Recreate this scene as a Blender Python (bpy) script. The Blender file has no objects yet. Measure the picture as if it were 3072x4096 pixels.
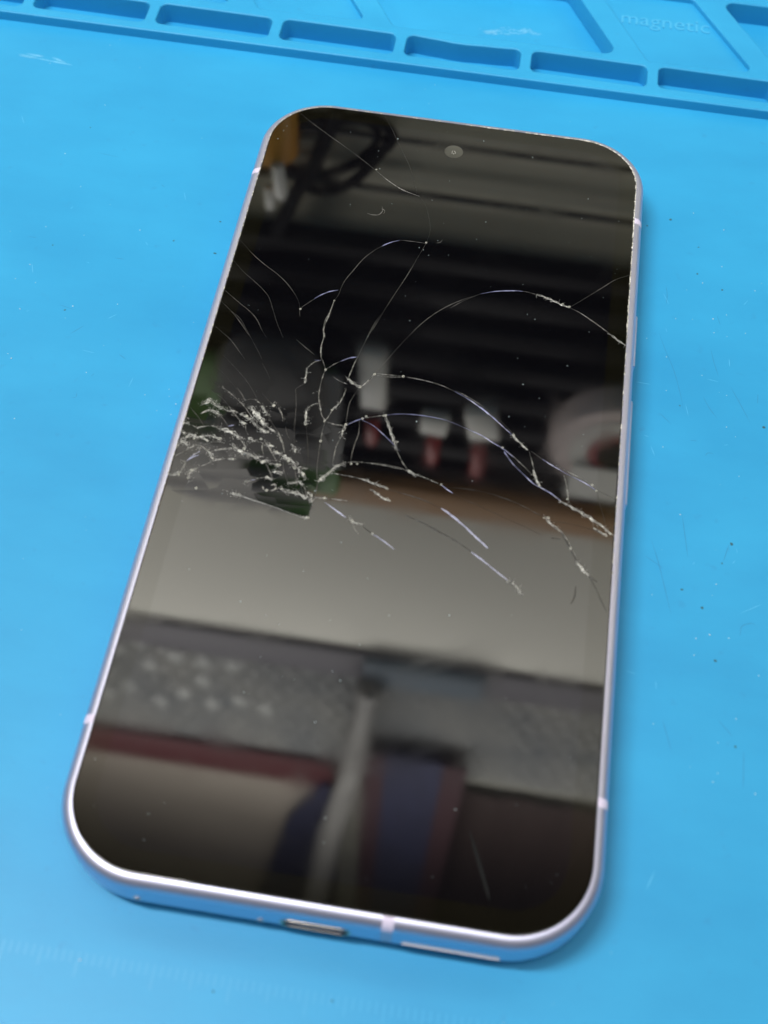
import bpy, bmesh, math, random
from mathutils import Vector, Matrix
random.seed(7)
MM = 0.001
scene = bpy.context.scene
col = scene.collection

# ---------------------------------------------------------------- camera
cam_data = bpy.data.cameras.new("camera")
cam = bpy.data.objects.new("camera", cam_data)
col.objects.link(cam)
cam.matrix_world = Matrix((
    (0.98780, -0.14649, 0.05279, 9.411 * MM),
    (0.15164, 0.82797, -0.53988, -117.317 * MM),
    (0.03538, 0.54130, 0.84009, 168.317 * MM),
    (0, 0, 0, 1)))
cam_data.sensor_fit = 'VERTICAL'
cam_data.sensor_height = 36
cam_data.lens = 36 * 5000 / 4096
cam_data.clip_start = 0.01
cam_data.clip_end = 20
cam_data.dof.use_dof = True
cam_data.dof.focus_distance = 0.222
cam_data.dof.aperture_fstop = 20.5
scene.camera = cam

# ---------------------------------------------------------------- world, lamps, exposure
world = bpy.data.worlds.new("World")
scene.world = world
world.use_nodes = True
bg = world.node_tree.nodes["Background"]
bg.inputs[0].default_value = (0.93, 0.97, 1.0, 1)
bg.inputs[1].default_value = 0.09

def area_lamp(name, loc, target, sx, sy, power, colour):
    d = bpy.data.lights.new(name, 'AREA')
    d.shape = 'RECTANGLE'; d.size = sx; d.size_y = sy
    d.energy = power; d.color = colour
    o = bpy.data.objects.new(name, d); col.objects.link(o)
    o.location = loc
    o.rotation_euler = (Vector(target) - Vector(loc)).to_track_quat('-Z', 'Y').to_euler()
    return o

# two ceiling tubes running away from the viewer, and an unseen strip added to brighten the mirrored wall
area_lamp("ceiling_tube", (-0.34, -0.06, 0.90), (-0.03, -0.06, 0), 0.04, 0.36, 7.8, (1.0, 0.98, 0.95))
area_lamp("ceiling_tube", (0.34, -0.08, 0.90), (0.03, -0.02, 0), 0.10, 0.50, 0.8, (1.0, 0.98, 0.95))
area_lamp("wall_fill_strip", (-0.05, 0.05, 0.80), (-0.05, 0.25, 0.78), 0.7, 0.05, 9.2, (1.0, 0.98, 0.94))
area_lamp("ceiling_panel", (0.0, -0.20, 1.05), (0, -0.10, 0), 0.70, 0.26, 3.0, (1.0, 0.99, 0.97))

# two unseen fill lamps added low at the sides to brighten the lower wall
area_lamp("wall_fill_lamp", (-0.40, 0.09, 0.31), (-0.26, 0.40, 0.44), 0.06, 0.20, 2.9, (1.0, 0.97, 0.90))
area_lamp("wall_fill_lamp", (0.40, 0.09, 0.31), (0.26, 0.40, 0.44), 0.06, 0.20, 3.4, (1.0, 0.97, 0.90))

scene.view_settings.view_transform = 'Standard'
scene.view_settings.look = 'None'
scene.view_settings.exposure = -0.19
scene.view_settings.gamma = 1
scene.cycles.max_bounces = 10
scene.cycles.glossy_bounces = 6
scene.cycles.caustics_reflective = True
scene.cycles.use_denoising = True

# ---------------------------------------------------------------- helpers
def material(name, colour, rough=0.5, metallic=0.0, ior=1.5, spec=0.5, coat=0.0):
    m = bpy.data.materials.new(name); m.use_nodes = True
    b = m.node_tree.nodes["Principled BSDF"]
    b.inputs["Base Color"].default_value = (*colour, 1)
    b.inputs["Roughness"].default_value = rough
    b.inputs["Metallic"].default_value = metallic
    b.inputs["IOR"].default_value = ior
    b.inputs["Specular IOR Level"].default_value = spec
    b.inputs["Coat Weight"].default_value = coat
    return m

def bsdf(m): return m.node_tree.nodes["Principled BSDF"]

def noise_colour(m, scale, stops, detail=3.0, rough=0.6, stretch=None):
    """base colour from a noise through a ramp of (position, colour)"""
    nt = m.node_tree; N = nt.nodes.new; L = nt.links.new
    tc = N('ShaderNodeTexCoord'); nz = N('ShaderNodeTexNoise'); rp = N('ShaderNodeValToRGB')
    nz.inputs['Scale'].default_value = scale; nz.inputs['Detail'].default_value = detail
    nz.inputs['Roughness'].default_value = rough
    src = tc.outputs['Object']
    if stretch:
        mp = N('ShaderNodeMapping'); mp.inputs['Scale'].default_value = stretch
        L(src, mp.inputs['Vector']); src = mp.outputs['Vector']
    L(src, nz.inputs['Vector']); L(nz.outputs['Fac'], rp.inputs['Fac'])
    e = rp.color_ramp.elements
    while len(e) < len(stops): e.new(0.5)
    for i, (p, c) in enumerate(stops):
        e[i].position = p; e[i].color = (*c, 1)
    L(rp.outputs['Color'], bsdf(m).inputs['Base Color'])
    return nz, rp

def noise_bump(m, scale, strength, distance, detail=3.0, stretch=None):
    nt = m.node_tree; N = nt.nodes.new; L = nt.links.new
    tc = N('ShaderNodeTexCoord'); nz = N('ShaderNodeTexNoise'); bp = N('ShaderNodeBump')
    nz.inputs['Scale'].default_value = scale; nz.inputs['Detail'].default_value = detail
    bp.inputs['Strength'].default_value = strength; bp.inputs['Distance'].default_value = distance
    src = tc.outputs['Object']
    if stretch:
        mp = N('ShaderNodeMapping'); mp.inputs['Scale'].default_value = stretch
        L(src, mp.inputs['Vector']); src = mp.outputs['Vector']
    L(src, nz.inputs['Vector']); L(nz.outputs['Fac'], bp.inputs['Height'])
    L(bp.outputs['Normal'], bsdf(m).inputs['Normal'])
    return bp

def mesh_object(name, verts, faces, mat, parent=None, smooth=False, sharp=None):
    """verts in millimetres"""
    me = bpy.data.meshes.new(name)
    me.from_pydata([(x * MM, y * MM, z * MM) for x, y, z in verts], [], faces)
    me.materials.append(mat)
    if smooth:
        me.polygons.foreach_set('use_smooth', [True] * len(me.polygons))
        if sharp: me.set_sharp_from_angle(angle=math.radians(sharp))
    me.update()
    o = bpy.data.objects.new(name, me); col.objects.link(o)
    if parent: o.parent = parent
    return o

def bm_object(name, bm, mat, parent=None, smooth=False, sharp=35):
    bmesh.ops.recalc_face_normals(bm, faces=bm.faces[:])
    bmesh.ops.scale(bm, vec=(MM, MM, MM), verts=bm.verts[:])
    me = bpy.data.meshes.new(name); bm.to_mesh(me); bm.free()
    me.materials.append(mat)
    if smooth:
        me.polygons.foreach_set('use_smooth', [True] * len(me.polygons))
        me.set_sharp_from_angle(angle=math.radians(sharp))
    o = bpy.data.objects.new(name, me); col.objects.link(o)
    if parent: o.parent = parent
    return o

def add_box(bm, x0, x1, y0, y1, z0, z1, bevel=0.0, segs=2):
    r = bmesh.ops.create_cube(bm, size=1.0)
    vs = r['verts']
    bmesh.ops.scale(bm, vec=(x1 - x0, y1 - y0, z1 - z0), verts=vs)
    bmesh.ops.translate(bm, vec=((x0 + x1) / 2, (y0 + y1) / 2, (z0 + z1) / 2), verts=vs)
    if bevel:
        es = list({e for v in vs for e in v.link_edges})
        bmesh.ops.bevel(bm, geom=es, offset=bevel, segments=segs, profile=0.5, affect='EDGES')

def box(name, x0, x1, y0, y1, z0, z1, mat, parent=None, bevel=0.0, segs=2):
    bm = bmesh.new(); add_box(bm, x0, x1, y0, y1, z0, z1, bevel, segs)
    return bm_object(name, bm, mat, parent, smooth=bevel > 0, sharp=50)

def add_tube(bm, pts, rad, n=10, closed=False):
    pts = [Vector(p) for p in pts]; rings = []
    for i, p in enumerate(pts):
        a = pts[i - 1] if (i > 0 or closed) else pts[i]
        b = pts[(i + 1) % len(pts)] if (i < len(pts) - 1 or closed) else pts[i]
        t = (b - a).normalized()
        u = t.orthogonal().normalized() if i == 0 else (u - t * u.dot(t)).normalized()
        w = t.cross(u); r = rad(i / (len(pts) - 1)) if callable(rad) else rad
        rings.append([bm.verts.new(p + (u * math.cos(k * 2 * math.pi / n) + w * math.sin(k * 2 * math.pi / n)) * r) for k in range(n)])
    m = len(rings)
    for i in range(m if closed else m - 1):
        A, B = rings[i], rings[(i + 1) % m]
        for k in range(n): bm.faces.new((A[k], A[(k + 1) % n], B[(k + 1) % n], B[k]))
    if not closed:
        bm.faces.new(rings[0]); bm.faces.new(rings[-1])

def lathe(name, profile, centre, axis, mat, parent=None, n=32):
    """profile of (radius, height) about an axis through centre"""
    bm = bmesh.new(); rings = []
    for r, h in profile:
        rings.append([bm.verts.new((r * math.cos(k * 2 * math.pi / n), r * math.sin(k * 2 * math.pi / n), h)) for k in range(n)])
    for A, B in zip(rings, rings[1:]):
        for k in range(n): bm.faces.new((A[k], A[(k + 1) % n], B[(k + 1) % n], B[k]))
    bm.faces.new(rings[0]); bm.faces.new(rings[-1])
    q = Vector((0, 0, 1)).rotation_difference(Vector(axis))
    bmesh.ops.rotate(bm, cent=(0, 0, 0), matrix=q.to_matrix(), verts=bm.verts[:])
    bmesh.ops.translate(bm, vec=centre, verts=bm.verts[:])
    return bm_object(name, bm, mat, parent, smooth=True, sharp=40)

def spline(pts, step):
    """Catmull-Rom through 2-D or 3-D points, resampled at about step"""
    P = [Vector(p) for p in pts]
    if len(P) == 2: P = [P[0], (P[0] + P[1]) / 2, P[1]]
    Q = [P[0] * 2 - P[1]] + P + [P[-1] * 2 - P[-2]]
    out = []
    for i in range(1, len(Q) - 2):
        a, b, c, d = Q[i - 1:i + 3]
        n = max(1, int(math.ceil((c - b).length / step)))
        for k in range(n):
            t = k / n
            out.append(0.5 * ((2 * b) + (c - a) * t + (2 * a - 5 * b + 4 * c - d) * t * t + (3 * b - a - 3 * c + d) * t ** 3))
    out.append(P[-1])
    return out

def thing(name, label, category, loc=(0, 0, 0), group=None):
    o = bpy.data.objects.new(name, None); col.objects.link(o)
    o.empty_display_size = 0.01
    o.location = [v * MM for v in loc]
    return tag(o, label, category, group)

def tag(o, label, category, group=None):
    o['label'] = label; o['category'] = category
    if group: o['group'] = group
    return o

def kind(o, k, label=None):
    o['kind'] = k
    if label: o['label'] = label
    return o

def rounded_poly(pts, r, seg=6):
    """corner-rounded closed outline of 2-D points; r one radius or one per corner"""
    n = len(pts); out = []
    for i in range(n):
        p, a, b = Vector(pts[i]), Vector(pts[i - 1]), Vector(pts[(i + 1) % n])
        ri = r[i] if isinstance(r, (list, tuple)) else r
        if ri <= 0: out.append(p); continue
        u, v = (a - p).normalized(), (b - p).normalized()
        half = u.angle(v) / 2
        d = min(ri / math.tan(half), (a - p).length * .49, (b - p).length * .49)
        rr = d * math.tan(half)
        c = p + (u + v).normalized() * (rr / math.sin(half))
        s, e = p + u * d - c, p + v * d - c
        ang = s.angle(e); sg = 1 if s.x * e.y - s.y * e.x > 0 else -1
        for k in range(seg + 1):
            t = sg * ang * k / seg
            out.append(c + Vector((s.x * math.cos(t) - s.y * math.sin(t), s.x * math.sin(t) + s.y * math.cos(t))))
    return out

def slab_with_holes(name, outline, holes, z0, z1, bevel, mat, parent=None):
    """a solid sheet with through holes and rounded edges (from a filled 2-D curve)"""
    cu = bpy.data.curves.new(name, 'CURVE'); cu.dimensions = '2D'; cu.fill_mode = 'BOTH'
    cu.extrude = ((z1 - z0) / 2 - bevel) * MM
    cu.bevel_depth = bevel * MM; cu.bevel_resolution = 2; cu.offset = -bevel * MM
    for pts in [outline] + holes:
        sp = cu.splines.new('POLY'); sp.points.add(len(pts) - 1); sp.use_cyclic_u = True
        for q, p in zip(sp.points, pts): q.co = (p[0] * MM, p[1] * MM, 0, 1)
    tmp = bpy.data.objects.new(name + "_tmp", cu); col.objects.link(tmp)
    dg = bpy.context.evaluated_depsgraph_get()
    me = bpy.data.meshes.new_from_object(tmp.evaluated_get(dg))
    bpy.data.objects.remove(tmp); bpy.data.curves.remove(cu)
    me.name = name
    me.transform(Matrix.Translation((0, 0, (z0 + z1) / 2 * MM)))
    me.materials.clear(); me.materials.append(mat)
    me.polygons.foreach_set('use_smooth', [True] * len(me.polygons))
    me.set_sharp_from_angle(angle=math.radians(32))
    o = bpy.data.objects.new(name, me); col.objects.link(o)
    if parent: o.parent = parent
    return o

def ribbons(name, lines, mat, z, width, parent=None, height=0.0, jitter=0.3):
    """thin tapered strips lying on a level surface, in one mesh"""
    V, F = [], []
    for nl, ln in enumerate(lines):
        zl = z + .003 * (nl % 8)
        pts = spline([(p[0], p[1], 0) for p in ln], 0.5)
        n = len(pts); base = len(V)
        for i, p in enumerate(pts):
            t = (pts[min(i + 1, n - 1)] - pts[max(i - 1, 0)]).normalized()
            s = Vector((-t.y, t.x, 0))
            taper = min(1, 0.25 + 3 * min(i, n - 1 - i) / max(1, n - 1))
            w = width * taper * random.uniform(1 - jitter, 1 + jitter) / 2
            for k, hh in ((-1, 0), (0, height), (1, 0)):
                q = p + s * (w * k); V.append((q.x, q.y, zl + hh))
        for i in range(n - 1):
            a = base + 3 * i
            F += [(a, a + 3, a + 4, a + 1), (a + 1, a + 4, a + 5, a + 2)]
    return mesh_object(name, V, F, mat, parent)

_b = bmesh.new(); bmesh.ops.create_icosphere(_b, subdivisions=1, radius=.5)
ICO_V = [v.co.copy() for v in _b.verts]; ICO_F = [tuple(v.index for v in f.verts) for f in _b.faces]; _b.free()
def flecks(name, spots, mat, z, parent=None, squash=0.5):
    """little irregular grains lying on a level surface: (x, y, size)"""
    V, F = [], []
    for x, y, s in spots:
        a = random.uniform(0, 6.3); ca, sa = math.cos(a), math.sin(a)
        sx, sy = random.uniform(.7, 1.4) * s, random.uniform(.6, 1.1) * s
        k = len(V)
        for c in ICO_V:
            j = random.uniform(.75, 1.2); cx, cy = c.x * sx * j, c.y * sy * j
            V.append((x + cx * ca - cy * sa, y + cx * sa + cy * ca, z + s * squash * (.3 + c.z * j)))
        F += [tuple(q + k for q in f) for f in ICO_F]
    return mesh_object(name, V, F, mat, parent, smooth=True, sharp=60)

# ---------------------------------------------------------------- materials
BLUE = (0.022, 0.36, 0.76)
silicone = material("blue_silicone", BLUE, rough=0.3, ior=1.43)
def build_silicone(m):
    nt = m.node_tree; N = nt.nodes.new; L = nt.links.new; b = bsdf(m)
    tc = N('ShaderNodeTexCoord')
    big = N('ShaderNodeTexNoise'); big.inputs['Scale'].default_value = 26; big.inputs['Detail'].default_value = 5; big.inputs['Roughness'].default_value = .55
    mp = N('ShaderNodeMapping'); mp.inputs['Scale'].default_value = (1.0, 2.2, 1)
    L(tc.outputs['Object'], mp.inputs['Vector']); L(mp.outputs['Vector'], big.inputs['Vector'])
    rp = N('ShaderNodeValToRGB'); e = rp.color_ramp.elements
    e[0].position = .28; e[0].color = (0.019, 0.298, 0.590, 1)
    e[1].position = .72; e[1].color = (0.027, 0.358, 0.670, 1)
    L(big.outputs['Fac'], rp.inputs['Fac'])
    sm = N('ShaderNodeTexNoise'); sm.inputs['Scale'].default_value = 420; sm.inputs['Detail'].default_value = 2
    L(tc.outputs['Object'], sm.inputs['Vector'])
    r2 = N('ShaderNodeValToRGB'); e2 = r2.color_ramp.elements
    e2[0].position = .66; e2[0].color = (0, 0, 0, 1); e2[1].position = .82; e2[1].color = (1, 1, 1, 1)
    L(sm.outputs['Fac'], r2.inputs['Fac'])
    mul = N('ShaderNodeMath'); mul.operation = 'MULTIPLY'; mul.inputs[1].default_value = .30
    L(r2.outputs['Color'], mul.inputs[0])
    mix = N('ShaderNodeMixRGB'); mix.inputs[2].default_value = (0.030, 0.21, 0.46, 1)
    L(mul.outputs[0], mix.inputs[0]); L(rp.outputs['Color'], mix.inputs[1])
    L(mix.outputs[0], b.inputs['Base Color'])
    ro = N('ShaderNodeMapRange'); ro.inputs[3].default_value = .42; ro.inputs[4].default_value = .48
    L(big.outputs['Fac'], ro.inputs[0]); L(ro.outputs[0], b.inputs['Roughness'])
    fine = N('ShaderNodeTexNoise'); fine.inputs['Scale'].default_value = 1500; fine.inputs['Detail'].default_value = 2
    L(tc.outputs['Object'], fine.inputs['Vector'])
    bp = N('ShaderNodeBump'); bp.inputs['Strength'].default_value = .10; bp.inputs['Distance'].default_value = .00012
    L(fine.outputs['Fac'], bp.inputs['Height']); L(bp.outputs['Normal'], b.inputs['Normal'])
build_silicone(silicone)
silicone_print = material("pale_blue_moulding", (0.054, 0.40, 0.69), rough=.45)
chalk = material("chalky_smear", (0.15, 0.50, 0.78), rough=.8, spec=.2)
white_dust = material("white_dust", (0.55, 0.68, 0.72), rough=.8)
dark_dirt = material("dark_dirt", (0.035, 0.13, 0.18), rough=.8)
scratch_dark = material("mat_scratch", (0.018, 0.23, 0.48), rough=.5)
scratch_pale = material("mat_scuff", (0.09, 0.45, 0.75), rough=.6)
brown_lint = material("brown_lint", (0.22, 0.14, 0.08), rough=.9)

aluminium = material("lavender_aluminium", (0.60, 0.61, 0.78), rough=.44, metallic=.9)
noise_bump(aluminium, 2500, .12, .00006)
band_plastic = material("antenna_plastic", (0.72, 0.66, 0.84), rough=.45)
black_plastic = material("black_plastic", (0.006, 0.006, 0.006), rough=.4)
glass_black = material("bezel_glass", (0.0045, 0.0042, 0.0025), rough=.042, ior=1.75)
display_black = material("display_glass", (0.0022, 0.0022, 0.003), rough=.045, ior=1.8)
def splintered(m, centre, radius, amount):
    nt = m.node_tree; N = nt.nodes.new; L = nt.links.new
    tc = N('ShaderNodeTexCoord'); vo = N('ShaderNodeTexVoronoi'); vo.inputs['Scale'].default_value = 230
    mp = N('ShaderNodeMapping'); mp.inputs['Scale'].default_value = (1, 1.6, 0); mp.inputs['Rotation'].default_value = (0, 0, .7)
    L(tc.outputs['Object'], mp.inputs['Vector']); L(mp.outputs['Vector'], vo.inputs['Vector'])
    d = N('ShaderNodeVectorMath'); d.operation = 'DISTANCE'; d.inputs[1].default_value = centre
    L(tc.outputs['Object'], d.inputs[0])
    k = N('ShaderNodeMapRange'); k.inputs[1].default_value = radius; k.inputs[2].default_value = radius * .55; k.inputs[3].default_value = 0; k.inputs[4].default_value = amount
    L(d.outputs['Value'], k.inputs[0])
    o = N('ShaderNodeVectorMath'); o.operation = 'SUBTRACT'; o.inputs[1].default_value = (.5, .5, .5)
    L(vo.outputs['Color'], o.inputs[0])
    sc = N('ShaderNodeVectorMath'); sc.operation = 'SCALE'; L(o.outputs[0], sc.inputs[0]); L(k.outputs[0], sc.inputs['Scale'])
    ge = N('ShaderNodeNewGeometry'); ad = N('ShaderNodeVectorMath'); L(ge.outputs['Normal'], ad.inputs[0]); L(sc.outputs[0], ad.inputs[1])
    no = N('ShaderNodeVectorMath'); no.operation = 'NORMALIZE'; L(ad.outputs[0], no.inputs[0]); L(no.outputs[0], bsdf(m).inputs['Normal'])
    film = N('ShaderNodeTexNoise'); film.inputs['Scale'].default_value = 70; film.inputs['Detail'].default_value = 6; film.inputs['Distortion'].default_value = 1.2
    L(tc.outputs['Object'], film.inputs['Vector'])
    r = N('ShaderNodeMapRange'); r.inputs[1].default_value = .45; r.inputs[2].default_value = .75; r.inputs[3].default_value = .03; r.inputs[4].default_value = .075
    L(film.outputs['Fac'], r.inputs[0]); L(r.outputs[0], bsdf(m).inputs['Roughness'])
splintered(display_black, (-.023, -.006, .0089), .017, .014)
splintered(glass_black, (-.023, -.006, .0089), .017, .014)
port_metal = material("port_metal", (0.75, 0.62, 0.50), rough=.3, metallic=1)
mesh_metal = material("speaker_mesh", (0.78, 0.76, 0.82), rough=.35, metallic=.8)
lens_grey = material("lens_grey", (0.068, 0.068, 0.058), rough=.15, ior=1.6)
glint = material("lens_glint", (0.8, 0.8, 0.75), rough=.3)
edge_white = material("crushed_glass_edge", (0.62, 0.61, 0.58), rough=.55)
noise_colour(edge_white, 2600, [(.35, (.20, .19, .16)), (.62, (.80, .79, .74))])

crack_mats = {}
def crack_material(key, name, lo, hi, rough, scale=2600):
    m = material(name, hi, rough=rough, ior=1.5)
    noise_colour(m, scale, [(.30, lo), (.62 if key == 'F' else .66, hi)], detail=2)
    crack_mats[key] = m
crack_material('F', 'crushed_crack', (.015, .015, .013), (.92, .92, .87), .3, 4200)
crack_material('M', 'frosted_crack', (.015, .015, .014), (.36, .357, .33), .35)
crack_material('T', 'fine_crack', (.035, .034, .031), (.12, .115, .11), .3)
crack_material('t', 'hairline_crack', (.02, .02, .02), (.07, .068, .066), .3)
crack_material('B', 'violet_crack', (.08, .085, .14), (.30, .32, .56), .3, 900)
crack_material('W', 'pale_violet_crack', (.24, .25, .36), (.42, .44, .60), .35, 900)
crack_material('G', 'grey_crack', (.10, .105, .10), (.26, .27, .26), .4)
crack_material('D', 'open_crack', (.006, .006, .005), (.02, .019, .016), .5)

# ================================================================ the repair mat
mat_thing = thing("repair_mat", "large blue silicone repair mat with moulded part trays lying under the phone", "mat")
RT = 2.1            # height of the raised tray border over the working surface
Y0 = 99.0           # its front edge
surf = box("work_surface", -235, 215, -165, 103, -6.5, 0, silicone, mat_thing)
holes = []
slots = [-14.2 + 26.4 * n for n in range(-4, 7)]
for i, x in enumerate(slots):
    sag = .55 if abs(x + 14.2) < 1 else 0
    pts = rounded_poly([(x, 101.7), (x + 24.1, 101.4), (x + 24.1, 108.1), (x, 108.4)], 1.5)
    if sag:                                     # one tray whose back wall has warped inwards
        q = []
        for p in pts:
            q.append(p)
            if p.y > 108 and p.x > x + 20:
                if not any(abs(v.x - (x + 14)) < .1 for v in q):
                    pass
        k = max(range(len(pts)), key=lambda j: (pts[j].y > 107.9) * (pts[j].x))
        back = [j for j, p in enumerate(pts) if p.y > 108.0]
        wave = [Vector((x + f * 24.1, 108.1 - d)) for f, d in ((.80, .25), (.65, .38), (.52, .62), (.40, .55), (.30, .25), (.18, .02))]
        j = max(back, key=lambda j: pts[j].x)
        jj = max(j for j in range(len(pts)) if pts[j].y > 107.95 and pts[j].x > x + 20)
        pts = pts[:jj + 1] + wave + pts[jj + 1:]
    holes.append(pts)
trays = [
    ([(-120, 110.9), (-97, 110.9), (-109, 133), (-132, 133)], -1.9, 1.6),
    ([(-92, 110.9), (-73.5, 110.9), (-85.5, 133), (-104, 133)], -1.9, 1.6),
    ([(-69.8, 110.9), (-52.0, 110.9), (-64.0, 133), (-81.8, 133)], -1.9, 2.2),
    ([(-46.6, 110.8), (-23.6, 111.3), (-36.4, 133), (-59.6, 133)], 0.9, 1.3),
    ([(-17.6, 110.7), (30.2, 110.6), (18.4, 133), (-30.5, 133)], -2.4, 2.0),
    ([(36.4, 109.6), (58.5, 110.4), (45.4, 132.8), (24.2, 132.8)], 1.0, 1.5),
    ([(64.8, 110.0), (140, 110.0), (140, 133.4), (51.2, 133.4)], -2.6, 1.8),
]
for pts, zf, r in trays: holes.append(rounded_poly(pts, r))
outline = rounded_poly([(-235, Y0 + .45), (215, Y0 - .75), (215, 152), (-235, 152)], 2)
slab_with_holes("raised_border", outline, holes, -6.5, RT, 0.28, silicone, mat_thing)
for n, x in enumerate(slots):
    box("compartment_floor", x - .6, x + 24.7, 100.8, 109.0, -6.2, -2.3, silicone, mat_thing)
def grow(pts, d):
    c = sum((Vector(p) for p in pts), Vector((0, 0))) / len(pts)
    return [Vector(p) + (Vector(p) - c).normalized() * d for p in pts]
for pts, zf, r in trays:
    P = grow(pts, .8)
    mesh_object("tray_floor", [(p[0], p[1], zf) for p in P] + [(p[0], p[1], -6.1) for p in P],
                [(0, 1, 2, 3), (0, 4, 5, 1), (1, 5, 6, 2), (2, 6, 7, 3), (3, 7, 4, 0)], silicone, mat_thing)

# raised word moulded into the shallow tray
fc = bpy.data.curves.new("lettering", 'FONT'); fc.body = "magnetic"; fc.size = 1; fc.extrude = .02
ft = bpy.data.objects.new("lettering_tmp", fc); col.objects.link(ft)
me = bpy.data.meshes.new_from_object(ft.evaluated_get(bpy.context.evaluated_depsgraph_get()))
bpy.data.objects.remove(ft)
xs = [v.co.x for v in me.vertices]; w = max(xs) - min(xs); x0 = min(xs)
for v in me.vertices:
    s = 19.0 / w
    v.co = ((30.2 + (v.co.x - x0) * s) * MM, (123.0 + v.co.y * s * 1.05) * MM, (1.03 + (.09 if v.co.z > 0 else -.05)) * MM)
me.materials.append(silicone_print); me.name = "lettering"
lt = bpy.data.objects.new("lettering", me); col.objects.link(lt); lt.parent = mat_thing
lt['label'] = "raised word magnetic moulded into the shallow tray"

# faint millimetre scale pressed into the near edge of the mat
V, F = [], []
for i in range(-75, 40):
    x = i * 1.0 + .3; h = 3.2 if i % 10 == 0 else (2.4 if i % 5 == 0 else 1.5); a = len(V)
    wv = .11
    V += [(x - wv, -83.0 - h, .012), (x + wv, -83.0 - h, .012), (x + wv, -83.0, .012), (x - wv, -83.0, .012)]
    F.append((a, a + 1, a + 2, a + 3))
rmat = material("ruler_moulding", (0.026, 0.347, 0.652), rough=.4)
kind(mesh_object("ruler_marks", V, F, rmat, mat_thing), "stuff")

MSCR = [[(41.4, 37.0), (42.7, 33.1), (44.3, 28.7), (45.6, 23.4), (46.1, 20.5)], [(50.7, 34.8), (51.2, 32.1), (52.1, 28.8)], [(49.4, 24.0), (50.5, 21.6), (51.9, 19.5)], [(54.2, 26.8), (55.9, 23.2), (57.5, 19.6)], [(42.3, 48.7), (42.6, 46.4), (42.5, 44.1)], [(58.9, 26.1), (58.8, 24.0)], [(51.7, 43.1), (52.3, 40.9)], [(47.4, 14.0), (48.6, 14.1)], [(50.0, 11.2), (50.4, 11.9), (51.4, 11.9)], [(42.1, 18.9), (44.1, 16.9)], [(-68.6, 63.3), (-64.2, 62.8)], [(-64.5, 24.0), (-61.7, 23.4)], [(-51.2, 14.9), (-49.7, 14.0)], [(-56.5, 4.3), (-55.8, 4.6), (-56.0, 5.5)], [(-58.1, 36.8), (-56.1, 36.8)], [(-75.1, 39.1), (-73.3, 39.1)], [(-54.6, 9.3), (-54.2, 10.1)], [(-54.4, 57.0), (-53.6, 56.4)], [(-60.7, 17.9), (-58.9, 20.1)], [(41.6, -6.8), (43.1, -11.7), (45.1, -19.8)], [(46.4, -1.2), (47.5, -9.1)], [(40.8, -10.1), (43.8, -12.0)], [(44.4, -37.8), (45.8, -42.4)], [(55.7, -22.0), (56.0, -20.2), (57.5, -19.4), (58.2, -19.7)], [(52.5, -36.4), (54.6, -38.7)], [(56.2, -40.7), (56.1, -46.4)], [(54.0, -5.7), (53.1, -9.0)]]
WSCR = [[(37.8, 25.0), (40.3, 24.9)], [(50.1, 27.9), (52.1, 27.6)], [(39.7, 13.7), (40.5, 13.5)], [(40.9, 11.6), (41.6, 9.7)], [(53.9, 33.2), (54.0, 31.4)], [(42.6, 38.3), (42.8, 37.4)], [(53.1, 14.0), (53.8, 14.2)], [(56.5, 46.5), (57.3, 47.8)], [(-53.5, 41.8), (-52.9, 41.0)], [(-55.2, 22.5), (-54.0, 23.7)], [(-69.7, 21.4), (-69.3, 21.9)], [(-69.4, 47.4), (-69.1, 48.2)], [(-75.0, 61.8), (-74.3, 61.9)], [(-62.7, 34.9), (-62.1, 34.7)], [(48.3, -10.5), (48.6, -9.8)], [(54.5, -9.2), (55.0, -8.5)], [(55.2, -6.2), (55.3, -7.1)], [(43.2, -31.7), (43.3, -33.0)], [(38.6, -30.7), (40.2, -31.0)], [(55.7, -18.0), (59.0, -15.8)]]
kind(ribbons("scratches", MSCR, scratch_dark, .010, .10, mat_thing), "stuff")
rnd = random.Random(3)
for k in range(24):
    x, y = rnd.uniform(-95, 62), rnd.uniform(-80, 94)
    if -38 < x < 41: continue
    a = rnd.uniform(-.5, .5) + (math.pi / 2 if rnd.random() < .6 else 0); ln = rnd.uniform(.8, 3.0)
    WSCR.append([(x, y), (x + math.cos(a) * ln, y + math.sin(a) * ln)])
kind(ribbons("scuffs", WSCR, scratch_pale, .011, .12, mat_thing), "stuff")
# chalky rub marks in the middle tray and by the border
sm = []
for (cx, cy, n, sx, sy, a) in ((2.6, 118.7, 40, 1.0, .8, .25), (9.2, 120.3, 36, 2.0, .7, .28), (6.0, 119.4, 14, 2.6, .6, .25)):
    for k in range(n):
        x, y = cx + random.gauss(0, sx), cy + random.gauss(0, sy * .6)
        if y < 114.8: continue
        ln = random.uniform(.3, 1.3); sm.append([(x, y), (x + ln, y + ln * a + random.uniform(-.2, .2))])
kind(ribbons("chalk_smear", sm, chalk, -2.385, .17, mat_thing), "stuff")
sm = []
for k in range(9):
    x = random.uniform(-93, -84); y = 88.6 + (-84 - x) * .06 + random.gauss(0, .5)
    sm.append([(x, y), (x + random.uniform(2, 5), y - random.uniform(.1, .5))])
kind(ribbons("chalk_rub", sm, chalk, .013, .22, mat_thing), "stuff")

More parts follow.
